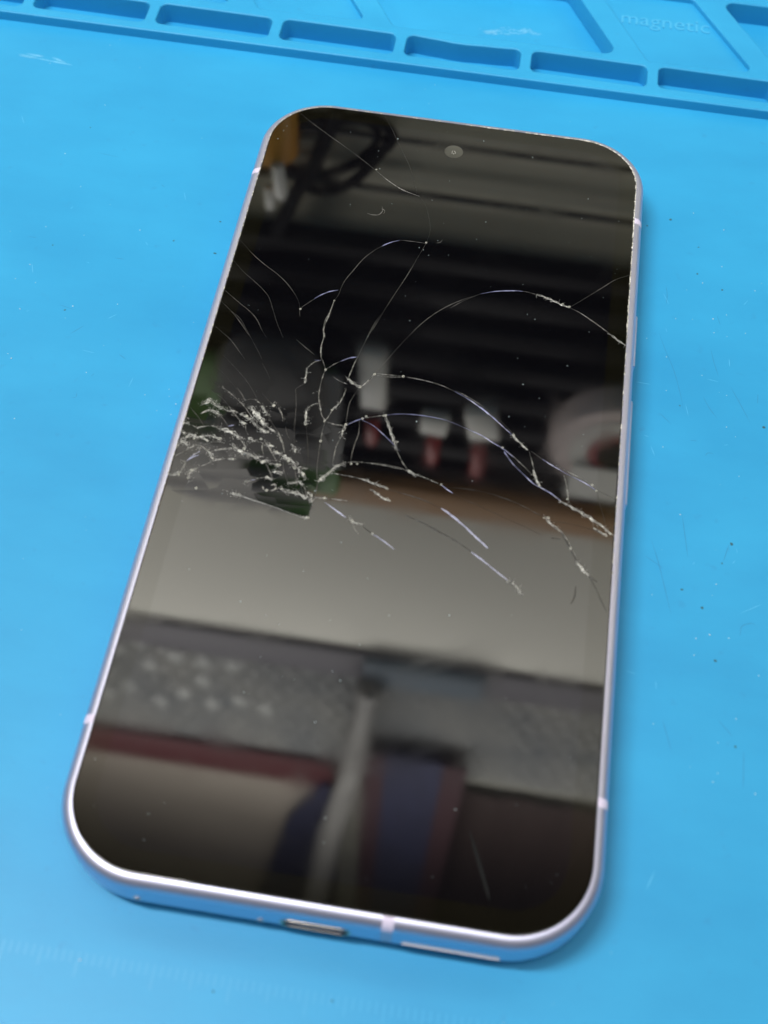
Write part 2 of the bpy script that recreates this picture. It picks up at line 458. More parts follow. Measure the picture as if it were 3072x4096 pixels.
# loose dust, grit and lint lying on the mat
WD = [(47.0, 68.6), (52.8, 65.1), (52.5, 55.4), (37.1, 60.8), (44.3, 40.9), (47.3, 41.3), (51.0, 42.1), (53.4, 43.5), (51.2, 38.8), (53.5, 38.3), (56.8, 39.7), (42.9, 31.6), (49.2, 28.5), (53.5, 24.8), (43.1, 24.0), (53.5, 17.9), (55.0, 16.1), (55.6, 8.0), (59.8, 52.5), (58.6, 50.4), (49.0, 50.6), (46.1, 48.3), (39.3, 35.3), (42.9, 11.8), (-69.2, 53.6), (-72.5, 42.1), (-49.8, 71.2), (-65.0, 41.3), (-72.5, 32.4), (-70.2, 28.3), (-62.1, 24.1), (-62.6, 21.2), (-71.0, 21.8), (-54.3, 16.3), (-69.9, 11.6), (-69.0, 10.7), (-55.6, 10.0), (-54.5, 26.0), (-40.9, 9.0), (-40.5, 7.5), (-39.0, 6.1), (-39.3, 3.8), (-41.8, 4.2), (-44.6, 7.1), (-40.3, 24.3), (-74.0, 28.6), (-64.5, -1.6), (-74.7, 61.8), (-55.3, 44.5), (46.1, -1.3), (42.1, -17.0), (51.4, -15.5), (51.1, -22.5), (54.0, -22.6), (49.0, -23.5), (48.8, -26.4), (58.5, -28.2), (52.5, -44.7), (51.8, -46.1), (52.5, -40.0), (48.5, -44.4), (57.8, -46.9), (52.0, -13.4), (55.1, -35.8), (43.1, -38.6), (-29.4, -84.0), (-85.4, 87.2), (-67.1, 89.6), (-71.0, 77.0), (-73.5, 97.4), (-75.0, 95.3), (-7.2, 90.1), (-6.7, 96.1), (-51.2, 102.8), (-2.6, 114.3)]
KD = [(-41.2, 49.4), (-40.4, 41.3), (-48.5, 43.0), (-63.2, 23.0), (-69.9, 37.8), (-72.0, 70.0), (48.0, 52.7), (42.7, 66.0), (48.1, 59.6), (45.5, 21.1), (59.8, 19.0), (52.6, 49.5), (38.3, 63.5), (-11.6, -85.1), (3.6, -83.8), (54.4, -5.5), (52.9, -9.4), (55.0, -40.2), (52.0, -26.8), (49.9, -18.0), (46.7, -15.3)]
spots = [(x, y, random.uniform(.15, .28)) for x, y in WD]
for k in range(90):
    x, y = rnd.uniform(-98, 62), rnd.uniform(-88, 97)
    if -37.5 < x < 38 and -78 < y < 78: continue
    spots.append((x, y, rnd.choice((.07, .09, .12))))
dz = flecks("dust", [s for s in spots if s[1] < 98.5], white_dust, 0)
kind(dz, "stuff", "white specks of dust scattered over the blue mat")
dz2 = []
for x in slots:
    for k in range(7): dz2.append((x + rnd.uniform(.8, 23.4), rnd.uniform(101.9, 103.4), rnd.uniform(.15, .4)))
kind(flecks("grit", dz2, white_dust, -2.3), "stuff", "pale grit in the corners of the narrow compartments")
kind(flecks("crumbs", [(x, y, random.uniform(.3, .62)) for x, y in KD], dark_dirt, 0, squash=.25), "stuff", "dark crumbs of dirt on the blue mat")
lint = []
for (cx, cy) in ((-92.6, 103.0), (-66.2, 102.8), (-13.4, 102.6)):
    for k in range(9):
        a = rnd.uniform(0, 6.28); r = rnd.uniform(.4, 1.1)
        lint.append([(cx + rnd.uniform(-.4, .4), cy + rnd.uniform(-.3, .3)), (cx + r * math.cos(a) * .6, cy + r * .5), (cx + r * math.cos(a), cy + r * math.sin(a) * .7)])
kind(ribbons("lint", lint, brown_lint, -2.25, .12, height=.08), "stuff", "brown lint caught in the compartment corners")

# ================================================================ the phone
HX, HY, RC, H = 34.4, 74.5, 10.8, 8.9
phone = thing("smartphone", "smartphone with shattered black screen and lavender metal frame lying face up on the blue mat", "phone")

def ring(off, n=18, hx=HX, hy=HY, rc=RC):
    """rounded rectangle outline grown by off, with outward normals"""
    out = []; r = max(rc + off, .4)
    cx, cy = hx + off - r, hy + off - r
    for qx, qy, a0 in ((1, 1, 0), (-1, 1, 90), (-1, -1, 180), (1, -1, 270)):
        for k in range(n + 1):
            a = math.radians(a0 + 90 * k / n)
            out.append((qx * cx + r * math.cos(a), qy * cy + r * math.sin(a)))
    return out

PROFILE = [(-2.6, 0.3), (-2.6, 8.35), (-.05, 8.45), (-.03, 8.78), (0.005, 8.870), (0.232, 8.838), (0.458, 8.774), (0.673, 8.680), (0.873, 8.558), (1.055, 8.409), (1.215, 8.237), (1.350, 8.045), (1.458, 7.836), (1.536, 7.615), (1.584, 7.385), (1.600, 7.150), (1.60, 3.4), (1.56, 2.7), (1.42, 1.9),
           (1.15, 1.15), (.75, .58), (.2, .2), (-.5, .05), (-2.0, 0.0)]
def sweep(profile, closed=True, n=18):
    V, F = [], []
    rows = [ring(o, n) for o, z in profile]; m = len(rows[0])
    for (o, z), row in zip(profile, rows): V += [(x, y, z) for x, y in row]
    k = len(profile)
    for i in range(k if closed else k - 1):
        j = (i + 1) % k
        for a in range(m):
            b = (a + 1) % m
            F.append((i * m + a, i * m + b, j * m + b, j * m + a))
    return V, F

V, F = sweep(PROFILE)
frame = mesh_object("frame", V, F, aluminium, phone, smooth=True, sharp=40)
# openings cut through the bottom edge: charging port, speaker slot, two microphone holes
def stadium(cx, cz, w, h, y0, y1, n=10):
    r = h / 2; pts = []
    for s, a0 in ((1, -90), (-1, 90)):
        for k in range(n + 1):
            a = math.radians(a0 + 180 * k / n)
            pts.append((cx + s * (w / 2 - r) + r * math.cos(a), cz + r * math.sin(a)))
    V = [(x, y0, z) for x, z in pts] + [(x, y1, z) for x, z in pts]; m = len(pts)
    F = [tuple(range(m)), tuple(range(2 * m - 1, m - 1, -1))] + [(i, m + i, m + (i + 1) % m, (i + 1) % m) for i in range(m)]
    return V, F
YB = -(HY + 1.6)
cv, cf = [], []
for args in ((0, 4.0, 9.0, 2.5), (17.6, 3.85, 13.2, 1.2), (-23.4, 3.9, 1.0, .98), (-7.2, 3.3, .8, .78)):
    a, b = stadium(*args, YB - .8, YB + 3.2); k = len(cv)
    cv += a; cf += [tuple(i + k for i in f) for f in b]
cutter = mesh_object("cutter", cv, cf, black_plastic)
bm = bmesh.new(); bm.from_mesh(cutter.data); bmesh.ops.recalc_face_normals(bm, faces=bm.faces[:]); bm.to_mesh(cutter.data); bm.free()
bm = bmesh.new(); bm.from_mesh(frame.data); bmesh.ops.recalc_face_normals(bm, faces=bm.faces[:]); bm.to_mesh(frame.data); bm.free()
mod = frame.modifiers.new("cut", 'BOOLEAN'); mod.operation = 'DIFFERENCE'; mod.object = cutter; mod.solver = 'EXACT'
me = bpy.data.meshes.new_from_object(frame.evaluated_get(bpy.context.evaluated_depsgraph_get()))
frame.modifiers.clear()
me.name = "frame"; me.materials.clear(); me.materials.append(aluminium)
me.polygons.foreach_set('material_index', [0] * len(me.polygons))
me.polygons.foreach_set('use_smooth', [True] * len(me.polygons)); me.set_sharp_from_angle(angle=math.radians(40))
frame.data = me
bpy.data.objects.remove(cutter)
def prism(name, args, mat, parent):
    a, b = stadium(*args); return mesh_object(name, a, b, mat, parent)
port = prism("charging_port", (0, 4.0, 8.94, 2.44, YB + 1.9, YB + 2.3), black_plastic, phone)
prism("port_tongue", (0, 4.05, 6.4, .7, YB + .5, YB + 1.88), black_plastic, port)
bm = bmesh.new()
add_tube(bm, [(x, YB - .02, z) for (x, _, z) in stadium(0, 4.0, 9.05, 2.55, 0, 1)[0][:22]], .16, 8, closed=True)
bm_object("port_lip", bm, port_metal, port, smooth=True, sharp=80)
prism("speaker_grille", (17.6, 3.85, 13.1, 1.1, YB + .05, YB + .8), mesh_metal, phone)
bm = bmesh.new()
add_tube(bm, [(17.6 - 6.3 + 12.6 * k / 8, YB - .03, 3.85 - .60) for k in range(9)], .17, 8)
bm_object("slot_lip", bm, mesh_metal, phone, smooth=True, sharp=80)
for cx, cz, r in ((-23.4, 3.9, .54), (-7.2, 3.3, .46)):
    bm = bmesh.new(); add_tube(bm, [(cx + r * math.cos(a * math.pi / 8), YB - .01, cz + r * math.sin(a * math.pi / 8)) for a in range(16)], .13, 6, closed=True)
    bm_object("microphone_rim", bm, mesh_metal, phone, smooth=True, sharp=80)
prism("microphone_mesh", (-23.4, 3.9, .9, .88, YB + .3, YB + .8), mesh_metal, phone)
prism("microphone_mesh", (-7.2, 3.3, .7, .68, YB + .2, YB + .8), mesh_metal, phone)

# antenna breaks: plastic strips set in the frame
def band(x, y, horizontal, w):
    P = [(o + .018, z + (.012 if z > 8 else 0)) for o, z in PROFILE[3:19]]
    V = []
    for o, z in P:
        if horizontal: V += [(x - w / 2, -(HY + o), z), (x + w / 2, -(HY + o), z)]
        else: V += [(x + (o if x > 0 else -o), y - w / 2, z), (x + (o if x > 0 else -o), y + w / 2, z)]
    F = [(2 * i, 2 * i + 1, 2 * i + 3, 2 * i + 2) for i in range(len(P) - 1)]
    return mesh_object("antenna_band", V, F, band_plastic, phone, smooth=True)
band(-HX, 54.9, False, 1.3); band(-HX, -54.8, False, 1.3); band(HX, 54.9, False, 1.3); band(HX, -55.2, False, 1.3)
band(9.2, 0, True, 1.5)
def button(y0, y1, label):
    bm = bmesh.new(); add_box(bm, HX + 1.2, HX + 2.03, y0, y1, 4.2, 6.7, .38, 3)
    o = bm_object("side_button", bm, aluminium, phone, smooth=True, sharp=60); o['label'] = label
button(22.6, 34.2, "short power button on the right edge"); button(-5.6, 15.4, "long volume button on the right edge")
back = mesh_object("back_cover", [(x, y, .35) for x, y in ring(-2.4)] + [(x, y, .02) for x, y in ring(-2.2)],
                   [tuple(range(75, -1, -1)), tuple(range(76, 152))] + [(i, (i + 1) % 76, 76 + (i + 1) % 76, 76 + i) for i in range(76)], aluminium, phone)

# cover glass: rounded edge, black border, and the display area inside it
BZ = -3.2
prof = [(-.08, 8.2), (-.08, 8.80), (-.095, 8.85), (-.13, 8.885), (-.18, 8.897), (-.22, 8.9), (BZ, 8.9)]
V, F = sweep(prof, closed=False)
glass = mesh_object("cover_glass", V, F, glass_black, phone)
for p in glass.data.polygons:
    p.use_smooth = max(abs(glass.data.vertices[v].co.z - 8.9 * MM) for v in p.vertices) > 1e-7
d = ring(BZ)
# the display is split where the fallen wedge of glass leaves an opening
display = mesh_object("display_panel", [(x, y, 8.9) for x, y in d], [tuple(range(len(d)))], display_black, phone)

# front camera seen through the glass
cam_o = lathe("front_camera", [(.01, 8.903), (1.72, 8.903), (1.74, 8.900)][::-1], (0.1, 66.6, 0), (0, 0, 1), lens_grey, phone, n=40)
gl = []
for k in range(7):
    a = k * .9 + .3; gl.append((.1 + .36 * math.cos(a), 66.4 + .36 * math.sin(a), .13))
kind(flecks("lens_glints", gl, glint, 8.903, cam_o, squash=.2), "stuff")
bm = bmesh.new()
add_tube(bm, [(.1 + 1.75 * math.cos(a * math.pi / 18), 66.6 + 1.75 * math.sin(a * math.pi / 18), 8.895) for a in range(36)], .02, 6, closed=True)
bm_object("lens_ring", bm, black_plastic, cam_o, smooth=True)

# crumbled rim of the glass along the upper edges
V, F = [], []
def rim_chips(p0, p1, nrm, n, big):
    for k in range(n):
        t = random.random(); t = t if big else random.random()
        x, y = p0[0] + (p1[0] - p0[0]) * t, p0[1] + (p1[1] - p0[1]) * t
        s = random.uniform(.06, .16) * big; a = len(V)
        ux, uy = (p1[0] - p0[0]), (p1[1] - p0[1]); L = math.hypot(ux, uy); ux /= L; uy /= L
        ln = random.uniform(.15, .5); w = random.uniform(.5, 1.5) * s
        bx, by = x + nrm[0] * .05, y + nrm[1] * .05
        V.extend([(bx - ux * ln, by - uy * ln, 8.905), (bx + ux * ln, by + uy * ln, 8.905),
                  (bx + ux * ln * .6 - nrm[0] * w * 1.6, by + uy * ln * .6 - nrm[1] * w * 1.6, 8.905),
                  (bx - ux * ln * .5 - nrm[0] * w, by - uy * ln * .5 - nrm[1] * w, 8.905), (bx, by - 0, 8.905 + s * .6)])
        F.extend([(a, a + 1, a + 4), (a + 1, a + 2, a + 4), (a + 2, a + 3, a + 4), (a + 3, a, a + 4)])
rim_chips((HX, 64), (HX, 28), (1, 0), 190, 1.0)
rim_chips((HX, 28), (HX, -20), (1, 0), 60, .6)
rim_chips((2, HY), (24, HY), (0, 1), 60, .8)
rim_chips((-22, HY), (2, HY), (0, 1), 22, .6)
rim_chips((-HX, 64), (-HX, -20), (-1, 0), 200, .55)
arc = ring(0)
for i in range(0, 18): rim_chips(arc[i], arc[i + 1], (math.cos(math.radians(5 * i + 2)), math.sin(math.radians(5 * i + 2))), 7, .9)
for i in range(19, 37): rim_chips(arc[i], arc[i + 1], (math.cos(math.radians(90 + 5 * (i - 19))), math.sin(math.radians(90 + 5 * (i - 19)))), 4, .6)
kind(mesh_object("edge_chips", V, F, edge_white, glass), "stuff")

# the cracks, one piece each
CRACKS = """T .10 -30.38,72.03 -27.94,69.9 -23.91,66.82 -19.98,64 -16.72,61.51 -13.47,58.85
M .14 -13.47,58.85 -10.9,56.71 -7.81,54.7 -4.62,53.65
t .07 -4.62,53.65 -3.24,51.64 -2.35,49.08 -1.58,45.78 -1.72,42.36
t .07 -14.13,74.15 -12.12,70.42 -10.88,67.89 -8.86,63.87 -7.69,61.61 -6.36,58.2 -5.14,54.42
T .10 -1.82,42.15 -4.12,42.21 -6.53,42.12
B .22 -6.52,42.05 -7.52,41.56 -8.5,40.89 -9.43,40
T .12 -9.43,40 -10.36,39.05 -12.09,36.51 -13.43,33.35 -14.52,30.46 -15,27.2 -15.46,26.06
T .10 -1.82,42.15 -2.81,38.63 -4.02,34.04 -5.46,29.51 -6.84,24.9 -7.83,21.31 -8.71,18.83
T .10 -7.29,24.03 -8.05,21.5 -8.63,18.71 -9.19,15.96 -9.45,14.43
B .26 -15.21,28.39 -16.67,27.76 -18.25,26.41 -18.88,25.6
T .12 -18.88,25.6 -19.73,24.57 -20.73,23 -20.49,21.34
T .10 -20.73,23 -21.68,25.25 -23.79,28.01 -26.04,30.08 -28.5,31.78 -31.07,33.84 -34.32,37.1
T .10 -34.26,31.96 -32.03,29.67 -29.49,27.65 -27.55,25.9 -26.33,24.38 -25.16,21.84
t .08 -25.16,21.84 -24.01,19.32 -22.38,16.3
T .10 -34.13,24.84 -32.54,23.57 -30.67,22.18 -28.82,20.81 -27.33,19.22 -26.33,17.54 -25.08,15.8
T .10 -33.41,21.67 -31.45,19.81 -29.75,17.92 -28.34,16.17 -27.66,15.33
M .20 -15.46,26.06 -15.55,24.66 -15.74,22.56 -16.01,20.47 -16.02,19.12 -15.49,17.58
M .18 -15.79,23.13 -16.18,21.01 -16.07,19.01 -15.72,17.73 -15.79,15.73 -15.46,13.49 -14.86,12.3 -14.22,10.81
M .20 -14.22,10.81 -14.42,9.17 -14.45,7.26 -14.3,5.09 -13.78,3.33 -13.17,1.59 -12.49,0.5 -12.52,-1.32 -12.46,-3.4
T .16 -12.46,-3.4 -12.32,-5.74 -12.14,-8.04 -11.83,-10 -11.47,-11.08
M .16 -14.22,10.81 -13.29,11.94 -12.22,12.95
B .26 -12.22,12.95 -10.87,13.91 -9.69,14.39
M .16 -9.45,14.43 -9.82,12.9 -10.05,11.25 -10.27,9.61
F .32 -10.27,9.61 -9.27,8.84 -8.06,8.27
M .22 -8.06,8.27 -7.34,9.19 -6.19,11.31
T .10 -6.15,11.56 -4.9,14.1 -3.43,17.25 -2.03,20.07
T .13 -2.02,20.07 -0.19,23.4 1.98,26.37 4.27,28.7 6.65,30.54 8.09,31.34
T .13 4.2,27.84 6.28,29.95 8.85,32.01
B .24 8.85,32.01 11.32,33.05 14.07,33.75 16.16,34.02
T .10 16.16,34.02 17.11,33.94 18.54,33.67
F .20 18.54,33.67 19.98,33.3 21.91,32.56 23.12,32 24.3,31.75
T .20 24.3,31.75 26.22,30.85 28.4,29.4 30.09,28.17 31.77,26.81
F .16 31.77,26.81 32.97,25.81 34.26,25
T .10 24.3,31.75 25.83,33.29 27.8,35.4 29.78,37.53 31.79,39.68 33.86,41.05 34.53,41.83
T .14 -8.06,8.27 -8.67,6.74 -9.2,4.78 -9.21,2.62 -9.09,0.51
F .24 -9.09,0.51 -9.31,-1.04 -9.53,-2.58
M .16 -9.53,-2.58 -9.86,-4.12 -9.86,-6.18 -9.81,-7.77
M .14 -6.14,11.49 -3.97,11.61 -1.51,11.71
M .14 -6.08,11.12 -3.9,11.17 -1.49,11.54
T .14 -1.51,11.71 1.52,11.56 4.58,11.07 7.15,10.15
B .22 7.15,10.15 9.45,9.01 11.77,7.55 14.11,5.77 15.87,4.24 17.32,3.01
T .10 7.4,10.3 9.69,9.26 12.01,7.9 14.34,6.15 16.1,4.59 17.46,3.23
F .22 17.32,3.01 18.48,1.9 19.93,0.52
M .18 20.21,0.25 20.74,-1.28 21.29,-3.1
F .26 21.17,-3.13 21.84,-4.91 22.32,-5.93
T .12 20.46,0.45 22.4,-0.82
B .20 22.4,-0.82 24.86,-2.15 27.01,-3.2 29.41,-4.2 31.02,-5.17
M .10 24.55,-1.56 26.98,-2.66 29.38,-3.73 31,-4.86
T .10 31.02,-5.17 32.85,-5.78 34.3,-6.45
M .18 -12.34,0.37 -10.48,0.1 -9.04,0.21
B .22 -9.04,0.21 -7.99,1.16 -6.46,2.2
M .14 -6.46,2.2 -4.61,2.84 -3.23,3.39
B .12 -3.24,3.3 -1.45,3.9 1.17,4.27 3.85,4.32 6.56,4.07 9.33,3.23
B .20 9.33,3.23 12.38,2.12 14.62,0.88 16.02,0.15 18,-1.29
B .26 16.34,-0.45 17.85,-2.44 19.84,-4.32 21.53,-5.76 22.33,-6.09
T .14 16.28,0.13 17.99,-1.19 19.99,-3.02 21.4,-4.36
F .26 -3.24,3.3 -2.25,1.14 -1.26,-1 -0.41,-3.13
M .20 -0.41,-3.13 0.8,-5.17 1.94,-6.72
F .26 1.94,-6.72 3.06,-7.31
B .14 -6.62,1.71 -4.8,0.98 -2.88,-0.48 -0.93,-2.22 0.15,-3.21
B .22 22.33,-6.09 24.21,-7 25.83,-8.11
F .24 25.58,-8.16 27.42,-8.91 29,-9.7
F .34 29,-9.7 30.58,-10.49 31.38,-11.11
F .22 31.38,-11.11 32.15,-11.43 33.74,-12.8
F .18 31.19,-12.2 32.49,-12.87 33.26,-13.18
M .16 25.98,-3.22 26.5,-5.03 26.91,-7.14 27.13,-8.35
D .12 31.29,-5.43 31.8,-7.52 32.43,-9.56 32.9,-11.29
M .16 -7.61,-6.8 -6.01,-6.42 -4.12,-6.32 -1.75,-6.33 0.65,-6.62
T .14 -3.37,-6.08 -1.27,-6.18 0.86,-6.44 2.77,-7.05
M .18 2.77,-7.05 4.92,-7.61 6.81,-8.22
B .26 7.36,-8.44 8.48,-9.17 9.31,-9.65
D .12 8.17,-8.76 10.46,-8.51 13.04,-8.52 15.64,-8.83 18.27,-9.45 20.38,-10.16 22.51,-11.16 23.81,-11.54
D .08 9.31,-9.65 11.74,-10.61 14.93,-11.73 18.09,-12.85 21.23,-13.95 23.32,-14.78
F .26 23.81,-11.54 24.79,-12.72 25.98,-13.42
D .30 25.98,-13.42 27.1,-15.01 28.12,-16.9 28.97,-18.51
M .16 26.18,-13.38 27.3,-14.98 28.31,-16.87 29.17,-18.47
F .30 28.97,-18.51 29.93,-19.79 30.98,-20.75
D .18 30.98,-20.75 32.25,-21.53
D .16 30.98,-20.75 32.07,-22.56 32.91,-24.38 33.99,-26.4
D .12 24.38,-12.34 26.38,-11.99 28.67,-12.19 30.96,-12.54 33.01,-13.23
D .22 24.85,-15.11 26.35,-15
F .34 -11.47,-11.08 -10.82,-10.11 -10.05,-9.11
F .26 -10.05,-9.11 -9.1,-7.79 -7.84,-6.84
M .18 -10.03,-9.25 -8.37,-9.24 -6.47,-9.33 -4.55,-9.56 -2.58,-10.07
F .20 -4.55,-9.56 -2.58,-10.07 -0.63,-10.57
D .12 -0.59,-10.63 2.05,-11.09 4.95,-11.66 7.9,-12.67
W .34 7.9,-12.67 9.83,-13.85 11.78,-15.32 13.73,-16.92 15.66,-18.5
F .26 -3.34,-11.19 -2.59,-11.49 -1.04,-12.47 -0.07,-12.72
D .26 2.59,-14.83 5.52,-15.82 8.2,-17 10.86,-18.16 13.27,-19.51
W .30 13.29,-19.65 15.16,-20.78 17.3,-22.28 19.15,-23.53
F .26 19.15,-23.53 20.45,-24.3 21.44,-25.68
M .18 -11.88,-14.54 -11.03,-14.11 -9.87,-14.04 -8.27,-13.9 -6.41,-13.85
W .22 -9.75,-14.72 -7.94,-15.78 -6.13,-16.84
F .22 -5.73,-16.5 -5.12,-17.35 -3.45,-17.74
M .22 -5.12,-17.35 -4.43,-18.72 -3.33,-19.88
D .20 -3.4,-18 -1.87,-18.95
W .24 -1.87,-18.95 -0.13,-19.86 1.88,-21.11
G .36 -24.06,-15.58 -22.62,-15.75
G .26 -22.62,-15.75 -20.17,-16.29 -17.75,-16.69 -15.3,-17.36 -12.88,-17.9
F .30 -12.88,-17.9 -11.83,-17.9
D .12 -11.47,-11.08 -11.51,-12.79 -11.71,-14.23 -11.75,-15.9 -11.7,-17.41
D .18 29.15,-22.78 29.14,-24.48 28.64,-25.96
M .18 -15.31,12.7 -16.53,11.83 -17.27,10.41
F .20 -17.27,10.41 -17.13,8.99 -17.01,7.43
T .14 -17.01,7.43 -18.19,6.11 -18.2,5.48
T .12 -20.15,16.25 -18.37,14.92 -16.61,13.61
B .24 -16.41,12.5 -15.3,12.61
T .08 -18.23,5.63 -17.64,3.24 -17.3,0.84 -16.97,-2.12 -16.35,-4.1
M .16 -13.93,3.76 -14.86,3.44 -15.46,2.71 -15.65,1.76
F .26 -15.76,2.35 -15.6,0.85 -15.36,-0.78
D .12 -15.29,-0.77 -14.49,-3.77 -13.84,-6.6 -13.53,-8.87
M .22 -10.2,7.72 -10.42,6.11 -10.75,4.49
F .26 -10.75,4.49 -11.7,2.93
M .16 -11.7,2.93 -12.06,1.49 -12.4,0.67
T .14 -7.07,1.48 -6.8,-0.89 -7.05,-3.02 -7.18,-5.11 -7.12,-6.85
T .10 -12.76,9.63 -11.52,8.9 -10.21,8.51
t .10 -34.23,22.33 -32.2,20.54 -30.43,19.26 -28.91,17.24 -27.34,14.9 -25.78,12.59 -24.8,11.06
t .10 -34.21,16.87 -32.43,15.53 -30.8,14.26 -29.21,12.47 -27.44,10.41
t .10 -31.38,10.87 -29.74,9.47 -27.76,7.64 -25.89,5.65 -23.88,2.9
t .10 -31.51,7.97 -29.72,6.45 -28.04,4.76 -26.42,3.25 -25.71,2.4
t .10 -31.51,5.12 -29.69,3.97 -27.84,2.67 -26.95,2.15
t .08 -24.63,10.24 -23.31,8.29 -22.67,7.07
F .42 -32.39,0.26 -31.72,0.76 -31.48,1.42 -30.77,0.93 -30.07,0.44 -29.45,0.31 -28.92,0.1
M .34 -32.23,-1.67 -31.43,-0.91 -30.73,-0.54
F .36 -30.73,-0.54 -29.78,-0.86 -28.96,-1.44
T .14 -28.96,-1.44 -28.21,-2.15 -27.27,-3.31
B .24 -27.3,-3.2 -26.86,-3 -26.41,-2.85
M .34 -33.04,-3.99 -32.18,-4.32 -31.28,-4.04 -30.38,-3.75 -29.63,-3.62 -28.59,-3.91
F .46 -28.59,-3.91 -27.59,-4.09 -26.67,-4.28 -25.71,-4.71 -24.88,-5.39
M .18 -24.88,-5.39 -24.13,-6.2 -23.59,-6.93
T .14 -34.04,-0.65 -33.28,-1.37 -32.25,-2.4 -31.56,-3.24 -31.03,-3.87
M .20 -29.21,0.1 -27.86,-0.26 -27.01,-0.11 -25.94,-0.53
F .34 -25.94,-0.53 -24.88,-0.94 -24,-1.39
F .28 -24,-1.39 -23.17,-2.09 -22.14,-2.87 -21.43,-3.46
t .12 -31.85,3.47 -30.49,2.72 -29.33,1.93 -28.07,0.68
M .14 -28.07,0.68 -27.17,-0.26 -26.02,-1.51 -25.21,-2.1
M .16 -29.84,4.21 -28.46,3.34 -27.28,2.43 -26.1,1.53 -24.82,0.16 -23.91,-0.89 -22.9,-1.56
T .14 -27.56,4.63 -26.48,3.32 -25.78,2.33 -24.98,2.73 -23.95,2.54 -23.11,1.83
F .42 -24.97,0.87 -24.43,1.09 -23.71,-0 -23,-0.6 -22.36,-1.34 -21.66,-1.94
F .34 -34.14,-7.06 -33.52,-6.83 -32.91,-6.13 -32.2,-5.88 -31.76,-6.51
F .38 -31.63,-6.25 -31.01,-6.02 -30.13,-6.46 -29.69,-6.73
M .30 -30.97,-5.77 -30.14,-5.62 -29.39,-5.49
F .34 -29.39,-5.49 -28.55,-5.81 -27.82,-6.04
M .26 -34.25,-10.48 -33.41,-9.63 -32.5,-8.65 -31.71,-7.92 -31.03,-7.56
M .16 -30.29,-7.43 -29.45,-6.92 -28.39,-6.5 -27.23,-6.53
F .38 -29.5,-8.35 -28.63,-9.24 -28.17,-9.97
M .26 -30.73,-7.63 -29.95,-8.07 -29.24,-8.65
M .24 -28.87,-8.58 -27.87,-7.94 -26.79,-7.62 -25.74,-7.2 -25,-7.07
F .46 -26,-6.42 -25.48,-7.04 -24.6,-7.58 -23.7,-7.77
F .30 -23.7,-7.77 -22.68,-8.06 -21.85,-8.38 -21.3,-8.28
F .46 -20.83,-9.07 -20.21,-8.84 -19.9,-8.96
M .24 -19.9,-8.96 -19.03,-9.03 -18.42,-9.21
F .36 -18.62,-9.19 -17.86,-9.17
F .34 -34.16,-13.92 -33.21,-13.52 -32.57,-13.07
M .26 -32.57,-13.07 -32.42,-12.12 -32.24,-11.28 -33.23,-10.76
F .34 -31.19,-14.07 -31.15,-13.04 -30.92,-12.43 -30.21,-11.84
M .20 -30.21,-11.84 -29.24,-11.09 -28.12,-10.2 -27.1,-9.67 -26.01,-9.41
F .30 -26.01,-9.41 -25.08,-9.3
W .20 -32.14,-10.92 -31.53,-9.88 -30.87,-9.06 -30.55,-8.77
W .14 -31.92,-10.65 -31.32,-9.96 -30.58,-9.47
M .26 -30.82,-7.64 -30.74,-8.8 -31.65,-9.78
F .26 -25.61,-2.05 -25.19,-2.21 -24.69,-2.24
M .16 -24.67,-2.36 -24.44,-3.4 -23.85,-4.37
F .32 -23.7,-5.06 -23.03,-5.06
M .18 -22.98,-5.29 -21.98,-4.99
M .14 -23.76,-5.67 -22.47,-5.43 -21.31,-5.46 -21.21,-6.39 -20.63,-7.81
F .32 -34.23,-8.26 -33.75,-7.46 -33.23,-7.6 -32.51,-8.18
F .28 -34.17,-7.3 -33.56,-7.43
F .26 -34.21,-3.96 -33.59,-3.73
M .24 -34.21,-2.76 -33.69,-2.9
F .34 -34.34,-5.43 -33.79,-5.69 -33.9,-6.06
T .14 -23.53,4.36 -22.52,3.3 -21.69,2.58
F .26 -21.32,2.21 -20.88,1.99
M .16 -20.26,1.85 -19.55,0.75 -19.01,-0.49
T .14 -18.39,-1.71 -17.95,-2.95 -17.25,-4.02
F .36 -16.8,-4.89 -16.16,-5.71 -15.93,-6.38
M .20 -24.3,2.85 -23.25,2.05
F .26 -22.86,1.63 -22.46,1.08 -21.65,0.01
T .16 -21.65,0.01 -20.85,-1.06 -20.16,-2.03 -19.3,-2.95
M .24 -19.3,-2.95 -18.65,-4.27 -18.05,-5.35 -17.6,-6.68
F .44 -23.87,0.34 -22.92,-0.47 -22.16,-1.3 -21.43,-2.02
M .28 -21.43,-2.02 -20.51,-2.69 -19.58,-3
F .34 -22.03,-2.85 -21.14,-3.41
F .40 -20.81,-5.49 -20.09,-5.71 -19.49,-5.84
M .20 -21.2,-4.97 -20.46,-5.78 -19.67,-6.82 -19.14,-7.54 -18.46,-8.58
F .30 -19.3,-6.75 -18.7,-6.88 -18.08,-7.12
F .55 -17.74,-7.41 -17.12,-7.64 -16.43,-7.75
F .30 -16.43,-7.75 -15.59,-8.65
F .50 -15.7,-8.55 -15.23,-9.05
F .30 -15.23,-9.05 -14.75,-9.54 -13.92,-10.42 -13.41,-11.13
T .12 -21.27,-5.57 -21.25,-6.16 -20.96,-7.05 -20.57,-8.03
M .10 -19.7,-8.57 -18.41,-8.34 -17.49,-8.18
M .16 -20.04,-9.21 -19.35,-10.25 -18.74,-11.4 -18.42,-12.03
F .30 -18.71,-10.59 -17.97,-10.52 -17.14,-10.42
F .28 -22.62,-13.12 -22.01,-12.89
W .22 -21.67,-12.72 -20.98,-12.42
M .14 -20.99,-12.37 -19.79,-11.81
F .32 -19.6,-11.78 -19.04,-11.79 -18.6,-12.06
